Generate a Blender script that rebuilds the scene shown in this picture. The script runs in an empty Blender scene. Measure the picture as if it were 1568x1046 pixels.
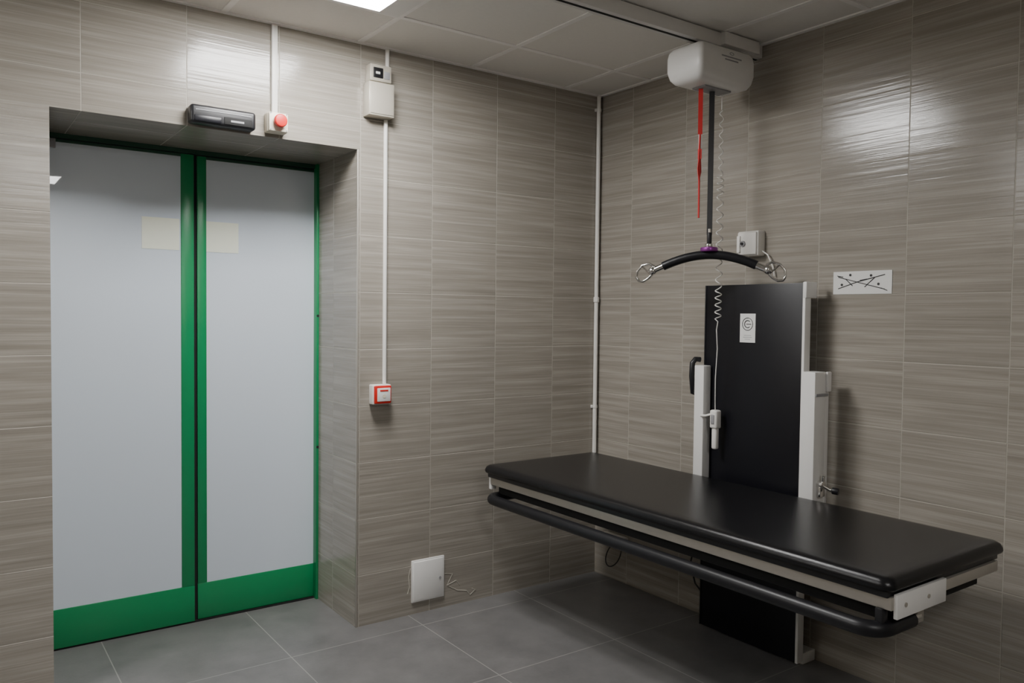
import bpy, bmesh, math, random
from mathutils import Vector, Matrix
random.seed(3)
COL = bpy.context.scene.collection

# ------------------------------------------------------------------ materials
def new_mat(name):
    m = bpy.data.materials.new(name); m.use_nodes = True
    nt = m.node_tree
    return m, nt, nt.nodes["Principled BSDF"]

def simple(name, col, rough=0.5, metal=0.0, coat=0.0, var=0.06, scale=30.0, bump=0.0, bscale=300.0, spec=0.5):
    m, nt, b = new_mat(name)
    b.inputs["Roughness"].default_value = rough
    b.inputs["Metallic"].default_value = metal
    b.inputs["Coat Weight"].default_value = coat
    b.inputs["Specular IOR Level"].default_value = spec
    n = nt.nodes.new("ShaderNodeTexNoise"); n.inputs["Scale"].default_value = scale
    g = nt.nodes.new("ShaderNodeNewGeometry")
    nt.links.new(g.outputs["Position"], n.inputs["Vector"])
    mx = nt.nodes.new("ShaderNodeMix"); mx.data_type = 'RGBA'
    mx.inputs["A"].default_value = (*[c*(1-var) for c in col], 1)
    mx.inputs["B"].default_value = (*[min(1, c*(1+var)) for c in col], 1)
    nt.links.new(n.outputs["Fac"], mx.inputs["Factor"])
    nt.links.new(mx.outputs["Result"], b.inputs["Base Color"])
    if bump > 0:
        n2 = nt.nodes.new("ShaderNodeTexNoise"); n2.inputs["Scale"].default_value = bscale
        nt.links.new(g.outputs["Position"], n2.inputs["Vector"])
        bp = nt.nodes.new("ShaderNodeBump"); bp.inputs["Strength"].default_value = bump
        bp.inputs["Distance"].default_value = 0.001
        nt.links.new(n2.outputs["Fac"], bp.inputs["Height"])
        nt.links.new(bp.outputs["Normal"], b.inputs["Normal"])
    return m

def emis(name, col, s):
    m, nt, b = new_mat(name)
    b.inputs["Base Color"].default_value = (*col, 1)
    b.inputs["Emission Color"].default_value = (*col, 1)
    b.inputs["Emission Strength"].default_value = s
    return m

def M(nt, op, a, b=None, c=None):
    n = nt.nodes.new("ShaderNodeMath"); n.operation = op
    for i, v in enumerate((a, b, c)):
        if v is None: continue
        if isinstance(v, (int, float)): n.inputs[i].default_value = v
        else: nt.links.new(v, n.inputs[i])
    return n.outputs[0]

def grid_nodes(nt, u, v, u0, v0, w, h, g):
    a = M(nt, 'DIVIDE', M(nt, 'SUBTRACT', u, u0), w)
    b = M(nt, 'DIVIDE', M(nt, 'SUBTRACT', v, v0), h)
    fa, fb = M(nt, 'FLOOR', a), M(nt, 'FLOOR', b)
    da = M(nt, 'MULTIPLY', M(nt, 'SUBTRACT', 0.5, M(nt, 'ABSOLUTE', M(nt, 'SUBTRACT', M(nt, 'FRACT', a), 0.5))), w)
    db = M(nt, 'MULTIPLY', M(nt, 'SUBTRACT', 0.5, M(nt, 'ABSOLUTE', M(nt, 'SUBTRACT', M(nt, 'FRACT', b), 0.5))), h)
    d = M(nt, 'MINIMUM', da, db)
    mr = nt.nodes.new("ShaderNodeMapRange")
    mr.inputs["From Min"].default_value = g*0.55; mr.inputs["From Max"].default_value = g
    mr.inputs["To Min"].default_value = 1; mr.inputs["To Max"].default_value = 0
    nt.links.new(d, mr.inputs["Value"])
    cb = nt.nodes.new("ShaderNodeCombineXYZ")
    nt.links.new(fa, cb.inputs[0]); nt.links.new(fb, cb.inputs[1])
    return mr.outputs["Result"], cb.outputs[0], d

TW, TH, Z0 = 0.3578, 0.25, 1.4766
def wall_tile(name, uaxis, u0, vaxis=2, v0=Z0):
    m, nt, b = new_mat(name)
    g = nt.nodes.new("ShaderNodeNewGeometry")
    s = nt.nodes.new("ShaderNodeSeparateXYZ"); nt.links.new(g.outputs["Position"], s.inputs[0])
    u = s.outputs[uaxis]; v = s.outputs[vaxis]
    grout, tid, d = grid_nodes(nt, u, v, u0, v0, TW, TH, 0.0020)
    wn = nt.nodes.new("ShaderNodeTexWhiteNoise"); wn.noise_dimensions = '3D'
    nt.links.new(tid, wn.inputs["Vector"])
    def streak(su, sv, off, det, rgh):
        cv = nt.nodes.new("ShaderNodeCombineXYZ")
        nt.links.new(M(nt, 'MULTIPLY', u, su), cv.inputs[0])
        nt.links.new(M(nt, 'MULTIPLY', v, sv), cv.inputs[1])
        nt.links.new(M(nt, 'MULTIPLY', wn.outputs["Value"], off), cv.inputs[2])
        n1 = nt.nodes.new("ShaderNodeTexNoise"); n1.inputs["Scale"].default_value = 1.0
        n1.inputs["Detail"].default_value = det; n1.inputs["Roughness"].default_value = rgh
        nt.links.new(cv.outputs[0], n1.inputs["Vector"])
        return n1.outputs["Fac"]
    s1 = streak(1.6, 50.0, 50.0, 4, 0.55)
    s2 = streak(3.0, 230.0, 31.0, 3, 0.5)
    mixv = M(nt, 'ADD', M(nt, 'MULTIPLY', s1, 0.6), M(nt, 'MULTIPLY', s2, 0.4))
    ramp = nt.nodes.new("ShaderNodeValToRGB")
    e = ramp.color_ramp.elements
    e[0].position = 0.36; e[0].color = (0.262, 0.238, 0.204, 1)
    e[1].position = 0.64; e[1].color = (0.395, 0.364, 0.318, 1)
    x = ramp.color_ramp.elements.new(0.5); x.color = (0.316, 0.289, 0.249, 1)
    nt.links.new(mixv, ramp.inputs[0])
    hs = nt.nodes.new("ShaderNodeHueSaturation")
    nt.links.new(M(nt, 'ADD', 0.97, M(nt, 'MULTIPLY', wn.outputs["Value"], 0.06)), hs.inputs["Value"])
    nt.links.new(ramp.outputs[0], hs.inputs["Color"])
    mx = nt.nodes.new("ShaderNodeMix"); mx.data_type = 'RGBA'
    nt.links.new(grout, mx.inputs["Factor"])
    nt.links.new(hs.outputs[0], mx.inputs["A"])
    mx.inputs["B"].default_value = (0.46, 0.425, 0.37, 1)
    nt.links.new(mx.outputs["Result"], b.inputs["Base Color"])
    nt.links.new(M(nt, 'ADD', 0.17, M(nt, 'MULTIPLY', grout, 0.5)), b.inputs["Roughness"])
    hgt = M(nt, 'ADD', M(nt, 'ADD', M(nt, 'MULTIPLY', s1, 0.9), M(nt, 'MULTIPLY', s2, 0.10)), M(nt, 'MULTIPLY', grout, -1.2))
    bp = nt.nodes.new("ShaderNodeBump"); bp.inputs["Strength"].default_value = 0.75
    bp.inputs["Distance"].default_value = 0.0013
    nt.links.new(hgt, bp.inputs["Height"])
    nt.links.new(bp.outputs["Normal"], b.inputs["Normal"])
    return m

def floor_tile(name):
    m, nt, b = new_mat(name)
    g = nt.nodes.new("ShaderNodeNewGeometry")
    s = nt.nodes.new("ShaderNodeSeparateXYZ"); nt.links.new(g.outputs["Position"], s.inputs[0])
    grout, tid, d = grid_nodes(nt, s.outputs[0], s.outputs[1], -0.537, -0.738, 0.6, 0.6, 0.0026)
    wn = nt.nodes.new("ShaderNodeTexWhiteNoise"); nt.links.new(tid, wn.inputs["Vector"])
    n = nt.nodes.new("ShaderNodeTexNoise"); n.inputs["Scale"].default_value = 5; n.inputs["Detail"].default_value = 10
    n.inputs["Roughness"].default_value = 0.7
    nt.links.new(g.outputs["Position"], n.inputs["Vector"])
    ramp = nt.nodes.new("ShaderNodeValToRGB"); e = ramp.color_ramp.elements
    e[0].position = 0.3; e[0].color = (0.128, 0.125, 0.125, 1)
    e[1].position = 0.7; e[1].color = (0.192, 0.187, 0.185, 1)
    nt.links.new(n.outputs["Fac"], ramp.inputs[0])
    hs = nt.nodes.new("ShaderNodeHueSaturation")
    nt.links.new(M(nt, 'ADD', 0.94, M(nt, 'MULTIPLY', wn.outputs["Value"], 0.12)), hs.inputs["Value"])
    nt.links.new(ramp.outputs[0], hs.inputs["Color"])
    mx = nt.nodes.new("ShaderNodeMix"); mx.data_type = 'RGBA'
    nt.links.new(grout, mx.inputs["Factor"]); nt.links.new(hs.outputs[0], mx.inputs["A"])
    mx.inputs["B"].default_value = (0.31, 0.30, 0.285, 1)
    nt.links.new(mx.outputs["Result"], b.inputs["Base Color"])
    nt.links.new(M(nt, 'ADD', 0.26, M(nt, 'MULTIPLY', n.outputs["Fac"], 0.2)), b.inputs["Roughness"])
    n3 = nt.nodes.new("ShaderNodeTexNoise"); n3.inputs["Scale"].default_value = 120
    nt.links.new(g.outputs["Position"], n3.inputs["Vector"])
    bp = nt.nodes.new("ShaderNodeBump"); bp.inputs["Strength"].default_value = 0.25; bp.inputs["Distance"].default_value = 0.001
    nt.links.new(n3.outputs["Fac"], bp.inputs["Height"]); nt.links.new(bp.outputs["Normal"], b.inputs["Normal"])
    return m

m_tileA = wall_tile("tile_wall_x", 0, -0.3094-6*TW)
m_tileB = wall_tile("tile_wall_y", 1, -0.2457-12*TW)
m_tileR = wall_tile("tile_reveal_y", 1, -0.1)
m_tileS = wall_tile("tile_soffit", 0, -0.3094-6*TW, vaxis=1, v0=0.2)
m_floor = floor_tile("floor_tile")
m_ceil = simple("ceiling_panel", (0.80, 0.78, 0.74), 0.9, var=0.03, scale=60, bump=0.3, bscale=400)
m_tbar = simple("ceiling_tbar", (0.90, 0.88, 0.86), 0.5)
m_lamp = emis("lamp_diffuser", (1.0, 0.99, 0.975), 62.0)
m_lamp2 = emis("lamp_diffuser_dim", (1.0, 0.99, 0.975), 42.0)
m_white = simple("white_plastic", (0.80, 0.78, 0.74), 0.35, var=0.02)
m_white2 = simple("white_painted_metal", (0.82, 0.81, 0.79), 0.3, var=0.02)
m_cream = simple("cream_plastic", (0.74, 0.68, 0.55), 0.4, var=0.03)
m_beige = simple("beige_metal_box", (0.58, 0.54, 0.46), 0.3, metal=0.2, var=0.03)
m_green = simple("green_frame_paint", (0.008, 0.250, 0.088), 0.30, var=0.04)
m_dkgreen = simple("dark_green_header", (0.01, 0.06, 0.035), 0.5)
m_black = simple("black_plastic", (0.012, 0.012, 0.014), 0.35)
m_rubber = simple("black_rubber", (0.011, 0.011, 0.013), 0.38, spec=.35)
m_leather = simple("black_vinyl", (0.008, 0.008, 0.009), 0.25, bump=0.2, bscale=900, spec=.33)
m_panel = simple("black_laminate", (0.007, 0.007, 0.010), 0.34, bump=0.08, bscale=500, spec=.35)
m_chrome = simple("polished_steel", (0.75, 0.74, 0.72), 0.18, metal=1.0)
m_alu = simple("anodised_aluminium", (0.48, 0.45, 0.40), 0.38, metal=0.5)
m_red = simple("red_plastic", (0.62, 0.02, 0.015), 0.35)
m_redf = simple("red_webbing", (0.60, 0.03, 0.03), 0.7)
m_purple = simple("purple_anodised", (0.28, 0.05, 0.30), 0.3, metal=0.6)
m_paper = simple("white_paper", (0.82, 0.82, 0.80), 0.6, var=0.01)
m_ink = simple("black_ink", (0.03, 0.03, 0.03), 0.6)
m_sticker = simple("cream_sticker", (0.86, 0.89, 0.76), 0.45, var=0.02)
m_grey = simple("grey_print", (0.30, 0.30, 0.31), 0.5)
m_grout = simple("pale_sealant", (0.50, 0.47, 0.41), 0.8)
m_dark = simple("dark_gap", (0.008, 0.008, 0.008), 0.8)

m_glass, nt, b = new_mat("frosted_glass")
b.inputs["Roughness"].default_value = 0.35
b.inputs["Coat Weight"].default_value = 0.9
b.inputs["Coat Roughness"].default_value = 0.015
n = nt.nodes.new("ShaderNodeTexNoise"); n.inputs["Scale"].default_value = 1.2
mx = nt.nodes.new("ShaderNodeMix"); mx.data_type = 'RGBA'
mx.inputs["A"].default_value = (0.66, 0.735, 0.82, 1); mx.inputs["B"].default_value = (0.71, 0.78, 0.86, 1)
nt.links.new(n.outputs["Fac"], mx.inputs["Factor"]); nt.links.new(mx.outputs["Result"], b.inputs["Base Color"])

# ------------------------------------------------------------------ mesh builder
class Obj:
    def __init__(self, name):
        self.name = name; self.bm = bmesh.new(); self.mats = []
    def mi(self, m):
        if m not in self.mats: self.mats.append(m)
        return self.mats.index(m)
    def _merge(self, b2, mat, smooth=True):
        i = self.mi(mat)
        bmesh.ops.recalc_face_normals(b2, faces=b2.faces)
        for f in b2.faces: f.material_index = i; f.smooth = smooth
        me = bpy.data.meshes.new("tmp"); b2.to_mesh(me); b2.free()
        self.bm.from_mesh(me); bpy.data.meshes.remove(me)
    def box(self, x0, x1, y0, y1, z0, z1, mat, bev=0.0, seg=2, rot=None):
        b2 = bmesh.new(); bmesh.ops.create_cube(b2, size=1)
        c = Vector(((x0+x1)/2, (y0+y1)/2, (z0+z1)/2))
        bmesh.ops.scale(b2, vec=(abs(x1-x0), abs(y1-y0), abs(z1-z0)), verts=b2.verts)
        if bev > 0:
            bmesh.ops.bevel(b2, geom=list(b2.edges), offset=bev, segments=seg, affect='EDGES', profile=0.5)
        if rot is not None: bmesh.ops.rotate(b2, cent=(0, 0, 0), matrix=rot, verts=b2.verts)
        bmesh.ops.translate(b2, vec=c, verts=b2.verts)
        self._merge(b2, mat, bev > 0); return self
    def cyl(self, p0, p1, r, mat, seg=24, r2=None, bev=0):
        p0, p1 = Vector(p0), Vector(p1); d = p1-p0
        b2 = bmesh.new()
        bmesh.ops.create_cone(b2, cap_ends=True, segments=seg, radius1=r, radius2=r if r2 is None else r2, depth=d.length)
        if bev:
            ed = [e for e in b2.edges if abs(e.verts[0].co.z-e.verts[1].co.z) < 1e-6]
            bmesh.ops.bevel(b2, geom=ed, offset=bev, segments=3, affect='EDGES', profile=0.5)
        q = d.to_track_quat('Z', 'Y').to_matrix()
        bmesh.ops.rotate(b2, cent=(0, 0, 0), matrix=q, verts=b2.verts)
        bmesh.ops.translate(b2, vec=(p0+p1)/2, verts=b2.verts)
        self._merge(b2, mat, True); return self
    def tube(self, pts, r, mat, seg=10, closed=False):
        pts = [Vector(p) for p in pts]; n = len(pts)
        rr = r if isinstance(r, (list, tuple)) else [r]*n
        b2 = bmesh.new(); rings = []
        up = None
        for i, p in enumerate(pts):
            if closed: t = (pts[(i+1) % n]-pts[i-1])
            else: t = (pts[min(i+1, n-1)]-pts[max(i-1, 0)])
            t.normalize()
            if up is None: up = t.orthogonal().normalized()
            else: up = (up - t*up.dot(t)).normalized()
            sd = t.cross(up)
            rings.append([b2.verts.new(p+(up*math.cos(a)+sd*math.sin(a))*rr[i]) for a in [2*math.pi*k/seg for k in range(seg)]])
        for i in range(n if closed else n-1):
            A, B = rings[i], rings[(i+1) % n]
            for k in range(seg):
                b2.faces.new((A[k], A[(k+1) % seg], B[(k+1) % seg], B[k]))
        if not closed:
            b2.faces.new(rings[0][::-1]); b2.faces.new(rings[-1])
        self._merge(b2, mat, True); return self
    def prism(self, poly, axis, a0, a1, mat, bev=0.0, seg=2):
        o = [i for i in range(3) if i != axis]
        b2 = bmesh.new(); vs = []
        for p in poly:
            c = [0, 0, 0]; c[axis] = a0; c[o[0]] = p[0]; c[o[1]] = p[1]
            vs.append(b2.verts.new(c))
        f = b2.faces.new(vs)
        r = bmesh.ops.extrude_face_region(b2, geom=[f])
        v = [g for g in r["geom"] if isinstance(g, bmesh.types.BMVert)]
        t = [0, 0, 0]; t[axis] = a1-a0
        bmesh.ops.translate(b2, vec=t, verts=v)
        bmesh.ops.recalc_face_normals(b2, faces=b2.faces)
        if bev > 0: bmesh.ops.bevel(b2, geom=list(b2.edges), offset=bev, segments=seg, affect='EDGES', profile=0.5)
        self._merge(b2, mat, bev > 0); return self
    def sphere(self, c, r, mat, sc=(1, 1, 1)):
        b2 = bmesh.new(); bmesh.ops.create_uvsphere(b2, u_segments=24, v_segments=14, radius=r)
        bmesh.ops.scale(b2, vec=sc, verts=b2.verts); bmesh.ops.translate(b2, vec=c, verts=b2.verts)
        self._merge(b2, mat, True); return self
    def loft(self, rings_pts, mat):
        b2 = bmesh.new(); rings = [[b2.verts.new(p) for p in r] for r in rings_pts]
        for A, B in zip(rings, rings[1:]):
            n = len(A)
            for k in range(n): b2.faces.new((A[k], A[(k+1) % n], B[(k+1) % n], B[k]))
        b2.faces.new(rings[0][::-1]); b2.faces.new(rings[-1])
        self._merge(b2, mat, True); return self
    def done(self):
        me = bpy.data.meshes.new(self.name); self.bm.to_mesh(me); self.bm.free()
        for m in self.mats: me.materials.append(m)
        try: me.set_sharp_from_angle(angle=math.radians(38))
        except Exception: pass
        ob = bpy.data.objects.new(self.name, me); COL.objects.link(ob)
        return ob

def rrect(x0, x1, y0, y1, r, z, n=6):
    pts = []
    for cx, cy_, a0 in ((x1-r, y1-r, 0), (x0+r, y1-r, 90), (x0+r, y0+r, 180), (x1-r, y0+r, 270)):
        for k in range(n+1):
            a = math.radians(a0+90*k/n); pts.append((cx+r*math.cos(a), cy_+r*math.sin(a), z))
    return pts

# ------------------------------------------------------------------ room
H = 2.549
XL, YN = -4.4, -4.6          # unseen left wall / wall behind the camera
OX0, OX1, OZ, DY = -2.555, -1.395, 2.092, 0.45

def wall_with_recess():
    o = Obj("wall_left")
    bm = o.bm
    iA, iR, iS = o.mi(m_tileA), o.mi(m_tileR), o.mi(m_tileS)
    def box(x0, x1, z0, z1):
        o.box(x0, x1, 0, DY+0.12, z0, z1, m_tileA)
    box(XL, OX0, 0, H); box(OX1, 0.0, 0, H); box(OX0, OX1, OZ, H)
    bm.faces.ensure_lookup_table(); bm.normal_update()
    for f in bm.faces:
        n = f.normal
        if abs(n.x) > .9: f.material_index = iR
        elif abs(n.z) > .9: f.material_index = iS
    return o.done()
wall_with_recess()
Obj("wall_right").box(0, 0.15, YN, DY+0.12, 0, H, m_tileB).done()
Obj("wall_back").box(XL, 0, YN-0.15, YN, 0, H, m_tileA).done()
Obj("wall_side").box(XL-0.15, XL, YN, DY+0.12, 0, H, m_tileB).done()
Obj("floor").box(XL-.15, 0.15, YN-.15, DY+0.3, -0.1, 0, m_floor).done()
CX, CY, CM = -0.254, -0.375, 0.57
Obj("ceiling").box(XL-.15, 0.15, YN-.15, DY+.12, H, H+0.1, m_ceil).done()
g = Obj("trim_ceiling_grid")
t = 0.012
for i in range(0, 8):
    x = CX-i*CM
    if x > XL: g.box(x-t, x+t, YN, 0, H-0.004, H, m_tbar)
for j in range(0, 8):
    y = CY-j*CM
    if y > YN: g.box(XL, 0, y-t, y+t, H-0.0035, H, m_tbar)
g.box(XL, 0, -0.02, 0, H-0.006, H, m_tbar)
g.box(-0.02, 0, YN, 0, H-0.006, H, m_tbar)
g.done()
def lamp(i, j, mat, fr=.022, f=.022):
    x1 = CX-i*CM-t; x0 = x1-CM+2*t; y1 = CY-j*CM-t; y0 = y1-CM+2*t
    o = Obj("ceiling_light_panel")
    o.box(x0, x1, y0, y0+f, H-0.010, H, m_white2); o.box(x0, x1, y1-f, y1, H-0.010, H, m_white2)
    o.box(x0, x0+f, y0+f, y1-f, H-0.010, H, m_white2); o.box(x1-fr, x1, y0+f, y1-f, H-0.010, H, m_white2)
    o.box(x0+f, x1-fr, y0+f, y1-f, H-0.006, H-0.001, mat)
    return o.done()
lamp(2, 0, m_lamp, fr=.085, f=.012)
lamp(3, 6, m_lamp2)
lamp(6, 0, m_lamp2)  # unseen panel, added for ambient fill and a sheen on the right wall

Obj("trim_column_edge").box(OX1-0.002, OX1+0.006, -0.002, 0.006, 0, OZ, m_alu, bev=0.001).done()

# ------------------------------------------------------------------ doors
def leaf(name, x0, x1, y, stl, str_):
    o = Obj(name); z0, z1 = 0.008, 2.068
    d = 0.035
    rb = 0.160
    o.box(x0, x1, y, y+d, z0, z0+rb, m_green, bev=.002)
    if stl > 0: o.box(x0, x0+stl, y, y+d, z0+rb, z1, m_green, bev=.002)
    if str_ > 0: o.box(x1-str_, x1, y, y+d, z0+rb, z1, m_green, bev=.002)
    o.box(x0+stl, x1-str_, y, y+d, z1-0.012, z1, m_dkgreen, bev=.001)
    o.box(x0+stl, x1-str_, y+0.004, y+0.014, z0+rb, z1-0.012, m_glass)
    return o
o = leaf("door_1", OX0+.004, -1.962, DY, 0.0, 0.054)
o.box(-2.173, -2.022, DY+0.0025, DY+0.0045, 1.650, 1.785, m_sticker)
o.box(-2.548, -2.49, DY-0.012, DY, 2.03, 2.066, m_grey, bev=.002)
o.done()
o = leaf("door_2", -1.946, OX1-.012, DY+0.012, 0.040, 0.0)
o.box(-1.906, -1.765, DY+0.0145, DY+0.0165, 1.650, 1.785, m_sticker)
o.done()
o = Obj("trim_door_frame")
o.box(OX1-0.012, OX1, DY-0.02, DY+0.06, 0, OZ-0.002, m_green, bev=.001)
for z in (0.74, 1.37): o.cyl((OX1-.006, DY-.022, z), (OX1-.006, DY-.018, z), .006, m_dark)
o.box(OX0, OX1-.012, DY+0.002, DY+0.06, 2.072, OZ-.001, m_dkgreen)
o.box(-1.962, -1.946, DY+.02, DY+.05, 0.0, 2.07, m_dark)
o.box(OX0, OX1-.012, DY+.004, DY+.05, 0.0, 0.006, m_dark)
o.done()

# ------------------------------------------------------------------ fittings, door wall
o = Obj("door_motion_sensor")
o.box(-2.098, -1.852, -0.055, 0, 2.097, 2.168, m_black, bev=.012, seg=4)
o.box(-2.085, -1.985, -0.058, -0.05, 2.104, 2.127, m_panel, bev=.003)
o.box(-1.975, -1.868, -0.0575, -0.05, 2.105, 2.134, m_dark, bev=.003)
o.box(-1.950, -1.900, -0.0585, -0.05, 2.116, 2.123, m_grey)
o.box(-2.08, -1.87, -0.057, -0.05, 2.146, 2.149, m_grey)
o.done()
o = Obj("emergency_stop_button")
o.box(-1.803, -1.722, -0.045, 0, 2.105, 2.183, m_cream, bev=.006, seg=3)
o.box(-1.801, -1.724, -0.058, -0.040, 2.107, 2.181, m_cream, bev=.004, seg=2)
o.cyl((-1.762, -0.056, 2.146), (-1.762, -0.070, 2.146), .017, m_red)
o.cyl((-1.762, -0.068, 2.146), (-1.762, -0.088, 2.146), .026, m_red, bev=.006)
for dx in (-.032, .032):
    for dz in (-.032, .032): o.cyl((-1.7625+dx, -0.057, 2.145+dz), (-1.7625+dx, -0.0595, 2.145+dz), .003, m_grey, seg=10)
o.done()
o = Obj("cable_trunking")
o.box(-1.776, -1.752, -0.014, 0, 2.185, H-0.007, m_white, bev=.002)
o.box(-1.7755, -1.7525, -0.0155, -0.013, 2.187, H-0.009, m_white, bev=.001)
o.done()
o = Obj("door_control_box")
o.box(-1.372, -1.252, -0.062, 0, 2.235, 2.378, m_beige, bev=.004)
o.box(-1.366, -1.258, -0.066, -0.060, 2.242, 2.371, m_beige, bev=.003)
o.box(-1.362, -1.262, -0.052, 0, 2.384, 2.456, m_beige, bev=.004)
o.box(-1.36, -1.264, -0.03, 0, 2.376, 2.386, m_beige)
o.box(-1.348, -1.302, -0.055, -0.050, 2.398, 2.442, m_black, bev=.002)
o.box(-1.298, -1.270, -0.055, -0.050, 2.398, 2.430, m_grey, bev=.002)
o.box(-1.338, -1.318, -0.0565, -0.053, 2.414, 2.424, m_paper)
o.done()
def conduit(name, x, y, z0, z1, r, joints=(), clips=()):
    o = Obj(name); o.cyl((x, y, z0), (x, y, z1), r, m_white, seg=20)
    for z in joints: o.cyl((x, y, z-.014), (x, y, z+.014), r*1.35, m_white, bev=.002)
    for z in clips:
        o.cyl((x, y, z-.008), (x, y, z+.008), r*1.2, m_white); o.box(x-r*1.8, x+r*1.8, y, 0, z-.008, z+.008, m_white, bev=.002)
    return o.done()
conduit("cable_conduit", -1.262, -0.0105, 2.457, H-0.007, 0.009)
conduit("cable_conduit", -1.268, -0.0105, 1.073, 2.234, 0.009)
conduit("cable_conduit", -0.026, -0.0135, 0.60, H-0.007, 0.011, joints=(1.47,), clips=(2.47, 0.9))
o = Obj("fire_alarm_call_point")
o.box(-1.338, -1.249, -0.040, 0, 0.985, 1.072, m_white, bev=.005, seg=3)
o.box(-1.333, -1.253, -0.052, -0.036, 0.989, 1.068, m_red, bev=.005, seg=3)
o.box(-1.322, -1.259, -0.0545, -0.050, 0.999, 1.058, m_paper, bev=.002)
o.box(-1.310, -1.271, -0.0560, -0.053, 1.044, 1.050, m_red)
o.cyl((-1.2905, -0.0560, 1.022), (-1.2905, -0.0535, 1.022), .008, m_cream)
o.done()
o = Obj("access_hatch")
o.box(-1.122, -0.950, -0.008, 0, 0.055, 0.250, m_white2, bev=.002)
o.box(-1.114, -0.958, -0.012, -0.006, 0.063, 0.242, m_white2, bev=.002)
o.cyl((-0.975, -0.014, 0.15), (-0.975, -0.011, 0.15), .006, m_grey)
o.done()
o = Obj("trim_sealant_repair")
def crk(pts, r=.0016): o.tube([(x, -0.0005, z) for x, z in pts], r, m_grout, seg=6)
crk([(-1.126, .215), (-1.135, .18), (-1.130, .13), (-1.140, .10)])
crk([(-.945, .16), (-.90, .15), (-.93, .10), (-.87, .065), (-.82, .055), (-.80, .03), (-.77, .05), (-.79, .06)])
crk([(-.93, .10), (-.88, .115), (-.86, .09)])
o.done()

# ------------------------------------------------------------------ fittings, right wall
o = Obj("wall_switch_box")
o.box(-0.050, 0, -1.062, -0.955, 1.647, 1.754, m_white, bev=.006, seg=3)
o.box(-0.058, -0.046, -1.057, -0.960, 1.652, 1.749, m_white, bev=.005, seg=3)
o.cyl((-.057, -.990, 1.70), (-.064, -.990, 1.70), .013, m_grey)
o.cyl((-.062, -.990, 1.70), (-.070, -.990, 1.70), .006, m_black)
o.box(-0.066, -0.055, -.978, -0.962, 1.662, 1.735, m_white, bev=.003)
o.tube([(-.02, -1.058, 1.67), (-.02, -1.09, 1.65), (-.012, -1.11, 1.60), (-.012, -1.12, 1.56)], .003, m_white, seg=8)
o.done()
o = Obj("instruction_sign")
o.box(-0.003, 0, -1.627, -1.388, 1.478, 1.566, m_paper)
def ink(p, q, w=.0016):
    o.tube([(-.0035, p[0], p[1]), (-.0035, q[0], q[1])], w, m_ink, seg=6)
for p, q in [((-1.41, 1.545), (-1.60, 1.495)), ((-1.41, 1.50), (-1.49, 1.525)), ((-1.49, 1.525), (-1.60, 1.55)),
             ((-1.44, 1.538), (-1.47, 1.510)), ((-1.52, 1.505), (-1.56, 1.54)), ((-1.50, 1.53), (-1.53, 1.535)),
             ((-1.405, 1.55), (-1.43, 1.545)), ((-1.585, 1.50), (-1.61, 1.49))]:
    ink(p, q)
for y, z in [(-1.425, 1.515), (-1.545, 1.548), (-1.46, 1.552), (-1.575, 1.515)]:
    o.cyl((-.0032, y, z), (-.0042, y, z), .005, m_ink, seg=14)
o.done()
o = Obj("low_wall_socket")
o.box(-0.035, 0, -0.26, -0.10, 0.205, 0.245, m_white, bev=.004)
o.box(-0.045, -0.03, -0.20, -0.16, 0.195, 0.235, m_white, bev=.004)
o.tube([(-.05+.03*math.cos(a), -.20+.06*math.sin(a)*.8, .15+.055*math.cos(a)) for a in [i*2*math.pi/24*.95 for i in range(25)]], .003, m_black, seg=8)
o.done()

# ------------------------------------------------------------------ changing table
o = Obj("adult_changing_table")
BX = -0.12
o.box(BX, BX+.035, -1.334, -0.847, 0.012, 1.522, m_panel, bev=.002)
o.box(BX-.003, BX+.035, -1.346, -1.334, 0.012, 1.524, m_white2, bev=.0015)
o.box(BX-.003, BX+.035, -0.847, -0.842, 0.012, 1.522, m_black, bev=.001)
o.box(BX+.035, -0.001, -1.25, -0.93, 0.0, 1.50, m_black, bev=.003)
o.box(BX-.005, -0.055, -1.352, -1.336, 1.462, 1.526, m_white2, bev=.003)
o.box(BX+.035, -0.002, -1.345, -1.28, 0.0, 0.045, m_white2, bev=.003)
# side arms (carriage)
o.box(-.172, -.124, -.885, -.832, .60, 1.172, m_white2, bev=.004)
o.box(-.172, -.100, -1.430, -1.372, .60, 1.178, m_white2, bev=.004)
o.box(-.102, -.072, -1.425, -1.380, .66, 1.172, m_white2, bev=.003)
o.box(-.168, -.09, -1.4345, -1.428, 1.085, 1.095, m_grey, bev=.001)
o.box(-.100, -.072, -1.436, -1.425, 1.10, 1.178, m_white2, bev=.004)
o.box(-.172, -.121, -1.40, -.86, .600, .640, m_black, bev=.003)
# black grip
o.tube([(-.13, -.828, 1.195), (-.15, -.817, 1.197), (-.165, -.814, 1.18), (-.168, -.814, 1.12), (-.160, -.815, 1.05), (-.13, -.828, 1.04)], .012, m_black)
# locking lever
o.cyl((-.135, -1.43, .745), (-.135, -1.452, .745), .016, m_chrome)
o.tube([(-.135, -1.447, .76), (-.137, -1.45, .785)], .007, m_chrome)
o.tube([(-.135, -1.447, .745), (-.12, -1.465, .730), (-.11, -1.48, .727)], .007, m_chrome)
o.cyl((-.115, -1.475, .728), (-.108, -1.498, .726), .013, m_black, bev=.003)
o.box(-.15, -.12, -1.448, -1.43, .70, .74, m_chrome, bev=.003)
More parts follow.
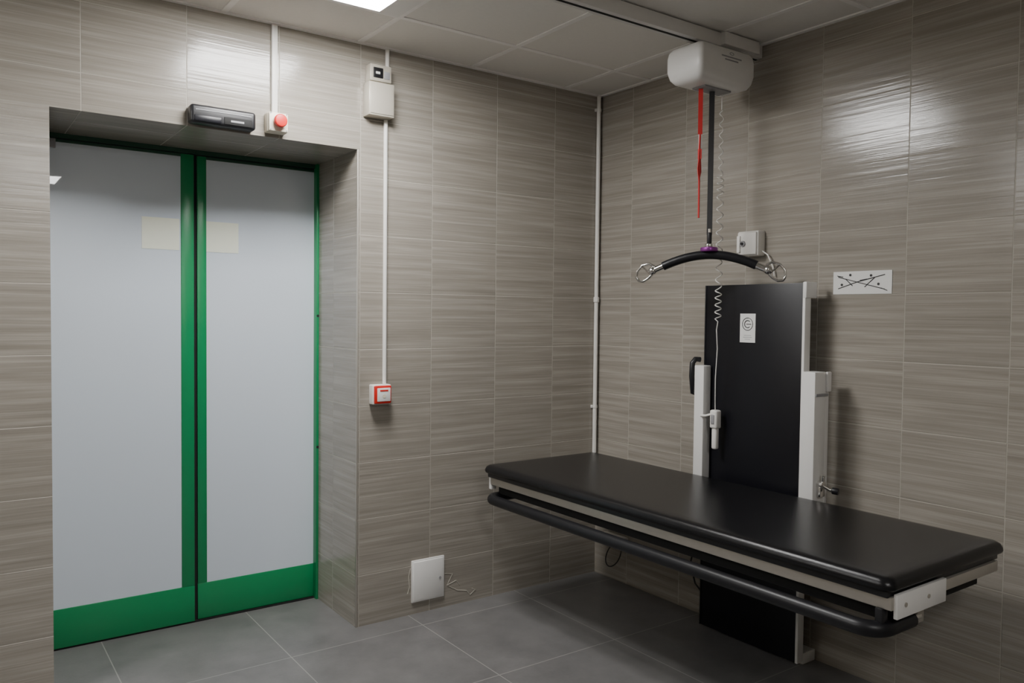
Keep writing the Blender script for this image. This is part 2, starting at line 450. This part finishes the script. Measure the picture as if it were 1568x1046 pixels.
# label
LY = -1.073
o.box(BX-.0015, BX, LY-.039, LY+.039, 1.279, 1.400, m_paper)
cz = 1.356
o.tube([(BX-.002, LY+.026*math.cos(a), cz+.026*math.sin(a)) for a in [2*math.pi*i/30 for i in range(30)]], .0014, m_ink, seg=6, closed=True)
o.tube([(BX-.002, LY-.015*math.cos(a), cz+.015*math.sin(a)) for a in [math.pi*.25+math.pi*1.5*i/20 for i in range(21)]], .0018, m_ink, seg=6)
o.tube([(BX-.002, LY-.018, cz), (BX-.002, LY+.006, cz)], .0016, m_ink, seg=6)
for z, w in ((1.308, .018), (1.300, .022), (1.292, .014)): o.box(BX-.002, BX-.001, LY-w, LY+w, z, z+.002, m_grey)
# padded top
px0, px1, py0, py1, ptop = -0.850, -0.174, -2.118, -0.170, 0.697
prof = [(.034, -.042), (.012, -.040), (.003, -.034), (0, -.027), (.001, -.020), (.007, -.008), (.017, -.002), (.034, 0), (.07, .0005)]
o.loft([rrect(px0+i, px1-i, py0+i, py1-i, max(.035-i*.5, .006), ptop+dz) for i, dz in prof], m_leather)
zb = ptop-.690
o.box(px0+.02, px1-.02, py0+.02, py1-.02, .632+zb, .650+zb, m_black, bev=.002)
o.box(px0+.028, px0+.058, py0+.012, py1-.03, .598+zb, .634+zb, m_alu, bev=.003)
o.box(px1-.07, px1-.04, py0+.03, py1-.03, .596+zb, .632+zb, m_alu, bev=.003)
# dark under-tray
o.box(px0+.060, px1-.08, py0+.05, py1-.05, .555+zb, .632+zb, m_dark, bev=.004)
o.box(px0+.040, px0+.30, py0+.002, py0+.014, .575+zb, .642+zb, m_white2, bev=.002)
o.box(px0+.30, px1-.04, py0+.010, py0+.030, .600+zb, .632+zb, m_alu, bev=.002)
o.box(px0+.030, px0+.058, py1-.034, py1-.014, .575+zb, .640+zb, m_white2, bev=.002)
for x in (.08, .20): o.cyl((px0+x, py0+.003, .61+zb), (px0+x, py0-.001, .61+zb), .006, m_alu, seg=12)
# folded safety rail
rx, rz, rr = px0+.000, .548, .0225
def arc(cx, cy_, r, a0, a1, n=8):
    return [(cx+r*math.cos(math.radians(a0+(a1-a0)*k/n)), cy_+r*math.sin(math.radians(a0+(a1-a0)*k/n)), rz) for k in range(n+1)]
yn, yf = py0+.035, py1-.045
P = [(rx+.17, yn, rz)] + arc(rx+.06, yn+.06, .06, 270, 180) + arc(rx+.06, yf-.06, .06, 180, 90) + [(rx+.17, yf, rz)]
o.tube(P, rr, m_rubber, seg=16)
o.tube([(rx+.15, yn, rz), (rx+.21, yn, rz+.002)], .012, m_chrome)
o.box(rx+.19, rx+.225, yn-.01, yn+.012, rz-.015, .60+zb, m_alu, bev=.003)
o.tube([(rx+.15, yf, rz), (rx+.21, yf, rz)], .012, m_chrome)
o.box(rx+.19, rx+.225, yf-.012, yf+.01, rz-.015, .60+zb, m_alu, bev=.003)
o.box(rx+.02, rx+.05, yn-.002, yn+.02, rz, .60+zb, m_black, bev=.003)
for y in (-.98, -1.22): o.box(-.70, -.12, y-.02, y+.02, .540, .600+zb, m_black, bev=.003)
# power cable
o.tube([(-.09, -.84, .30), (-.07, -.80, .34), (-.05, -.74, .32), (-.05, -.72, .24), (-.06, -.76, .16), (-.08, -.83, .13), (-.09, -.86, .12)], .004, m_black, seg=8)
o.done()

# ------------------------------------------------------------------ hoist
o = Obj("hoist_ceiling_track")
o.box(XL+.002, -0.001, -1.028, -0.972, 2.490, H-.005, m_white2, bev=.003)
o.box(XL+.01, -0.005, -1.006, -0.994, 2.4885, 2.492, m_dark)
o.box(-.27, -.05, -1.05, -0.955, 2.493, H-.0055, m_white2, bev=.003)
o.done()

o = Obj("patient_hoist")
hx0, hx1, hy0, hy1 = -.450, -.118, -1.085, -.895
prof = [(.050, 2.322), (.022, 2.328), (.008, 2.345), (.0, 2.375), (.0, 2.43), (.004, 2.452), (.014, 2.466), (.035, 2.472)]
o.loft([rrect(hx0+i, hx1-i*.6, hy0+i, hy1-i, .020, z) for i, z in prof], m_white2)
o.box(-.31, -.23, -1.02, -.98, 2.47, 2.489, m_white2, bev=.003)
for z, a, c in ((2.425, -.33, -.21), (2.413, -.31, -.23)): o.box(a, c, hy0-.001, hy0+.002, z, z+.005, m_grey)
o.tube([(-.27+.012*math.cos(t_), hy0-.0005, 2.442+.005*math.sin(t_)) for t_ in [2*math.pi*i/16 for i in range(16)]], .001, m_grey, seg=6, closed=True)
o.box(-.35, -.19, -1.02, -.95, 2.315, 2.325, m_grey, bev=.003)
o.tube([(-.13, -.99, 2.42), (-.03, -.99, 2.42)], .012, m_grey)
sx, sy = -.268, -.985
R = Matrix.Rotation(math.radians(-40), 3, 'Z')
o.box(sx-.011, sx+.011, sy-.0018, sy+.0018, 1.725, 2.32, m_black, rot=R)
o.cyl((sx, sy, 1.685), (sx, sy, 1.735), .010, m_black, bev=.003)
o.cyl((sx, sy, 1.733), (sx, sy, 1.75), .007, m_chrome)
dx, dy = .55, -.835
SZ = 1.643
def bp(s, z): return (sx+dx*s, sy+dy*s, z)
arch = [bp(s, SZ-.046*(abs(s)/.190)**1.9) for s in [-.190+.380*k/24 for k in range(25)]]
o.tube(arch, .0185, m_rubber, seg=18)
o.cyl((sx, sy, SZ+.012), (sx, sy, SZ+.030), .036, m_purple, bev=.004)
o.cyl((sx, sy, SZ+.030), (sx, sy, SZ+.045), .018, m_chrome, bev=.003)
for sg in (-1, 1):
    e = .190*sg
    ez = SZ-.046
    o.tube([bp(e, ez), bp(e+.03*sg, ez-.013), bp(e+.045*sg, ez-.019)], .014, m_chrome, seg=14)
    o.sphere(bp(e+.045*sg, ez-.019), .018, m_chrome)
    hk = [(.035, -.002), (.060, .012), (.090, .004), (.110, -.020), (.115, -.045), (.103, -.062), (.085, -.064), (.064, -.052), (.046, -.033)]
    o.tube([bp(e+s*sg, ez+z) for s, z in hk], .0055, m_chrome, seg=10)
    o.tube([bp(e+.050*sg, ez-.036), bp(e+.088*sg, ez-.001)], .004, m_chrome, seg=8)
rx_, ry_ = -.336, -.985
o.box(rx_-.009, rx_+.009, ry_-.001, ry_+.001, 2.13, 2.32, m_redf, rot=R)
o.box(rx_-.006, rx_+.008, ry_-.0015, ry_+.0015, 2.07, 2.135, m_paper, rot=R)
o.box(rx_-.008, rx_+.008, ry_-.0015, ry_+.0015, 2.03, 2.07, m_redf, rot=Matrix.Rotation(math.radians(-75), 3, 'Z'))
o.prism([(rx_-.003, 1.93), (rx_+.010, 1.98), (rx_+.006, 2.04), (rx_-.006, 2.04), (rx_-.012, 1.99)], 1, ry_-.0015, ry_+.0015, m_redf)
o.tube([(rx_, ry_, 2.13), (rx_-.004, ry_, 2.04), (rx_-.001, ry_, 1.95), (rx_, ry_, 1.79)], .0038, m_redf, seg=8)
o.done()

o = Obj("hoist_hand_control")
cx, cyy = -.205, -.985
pts = [(cx, cyy, 2.3145), (cx, cyy, 2.25)]
a = 0; zz = 2.25
while zz > 1.375:
    loose = 1.9 if 1.50 < zz < 1.9 else 1.0
    if zz < 1.50: loose = 1.15
    r_ = .013 if zz < 1.98 else .008
    pts.append((cx+r_*math.cos(a), cyy+r_*math.sin(a), zz)); a += math.pi/5; zz -= .0026*loose if zz < 1.98 else .0045
pts += [(cx, cyy, 1.365), (cx+.005, cyy+.01, 1.33), (cx+.018, cyy+.015, 1.25), (-.178, -.955, 1.12), (-.165, -.945, 1.02), (-.160, -.942, .985)]
o.tube(pts, .0023, m_white, seg=6)
o.box(-.178, -.142, -.963, -.925, .905, .985, m_white, bev=.008, seg=3)
o.box(-.172, -.147, -.957, -.931, .815, .91, m_white, bev=.008, seg=3)
o.tube([(-.16, -.944, .955), (-.16, -.925, .965), (-.175, -.90, .955), (-.180, -.880, .955)], .006, m_white)
o.box(-.181, -.176, -.953, -.935, .925, .965, m_grey, bev=.002)
o.done()

# ------------------------------------------------------------------ world
w = bpy.data.worlds.new("world"); bpy.context.scene.world = w; w.use_nodes = True
w.node_tree.nodes["Background"].inputs[0].default_value = (0.5, 0.5, 0.5, 1)
w.node_tree.nodes["Background"].inputs[1].default_value = 0.1

# ------------------------------------------------------------------ camera
yaw, pit, rol = 0.6211, 0.0330, 0.0105
F0 = Vector((math.sin(yaw), math.cos(yaw), 0)); R0 = Vector((math.cos(yaw), -math.sin(yaw), 0)); U0 = Vector((0, 0, 1))
F = F0*math.cos(pit)-U0*math.sin(pit); U = U0*math.cos(pit)+F0*math.sin(pit)
Rr = R0*math.cos(rol)+U*math.sin(rol); Uu = U*math.cos(rol)-R0*math.sin(rol)
cd = bpy.data.cameras.new("camera"); cam = bpy.data.objects.new("camera", cd); COL.objects.link(cam)
cam.matrix_world = Matrix((( Rr.x, Uu.x, -F.x, -2.8746), (Rr.y, Uu.y, -F.y, -3.2269), (Rr.z, Uu.z, -F.z, 1.3836), (0, 0, 0, 1)))
cd.sensor_fit = 'HORIZONTAL'; cd.sensor_width = 36; cd.lens = 1226.65/1568*36
cd.clip_start = 0.02
bpy.context.scene.camera = cam
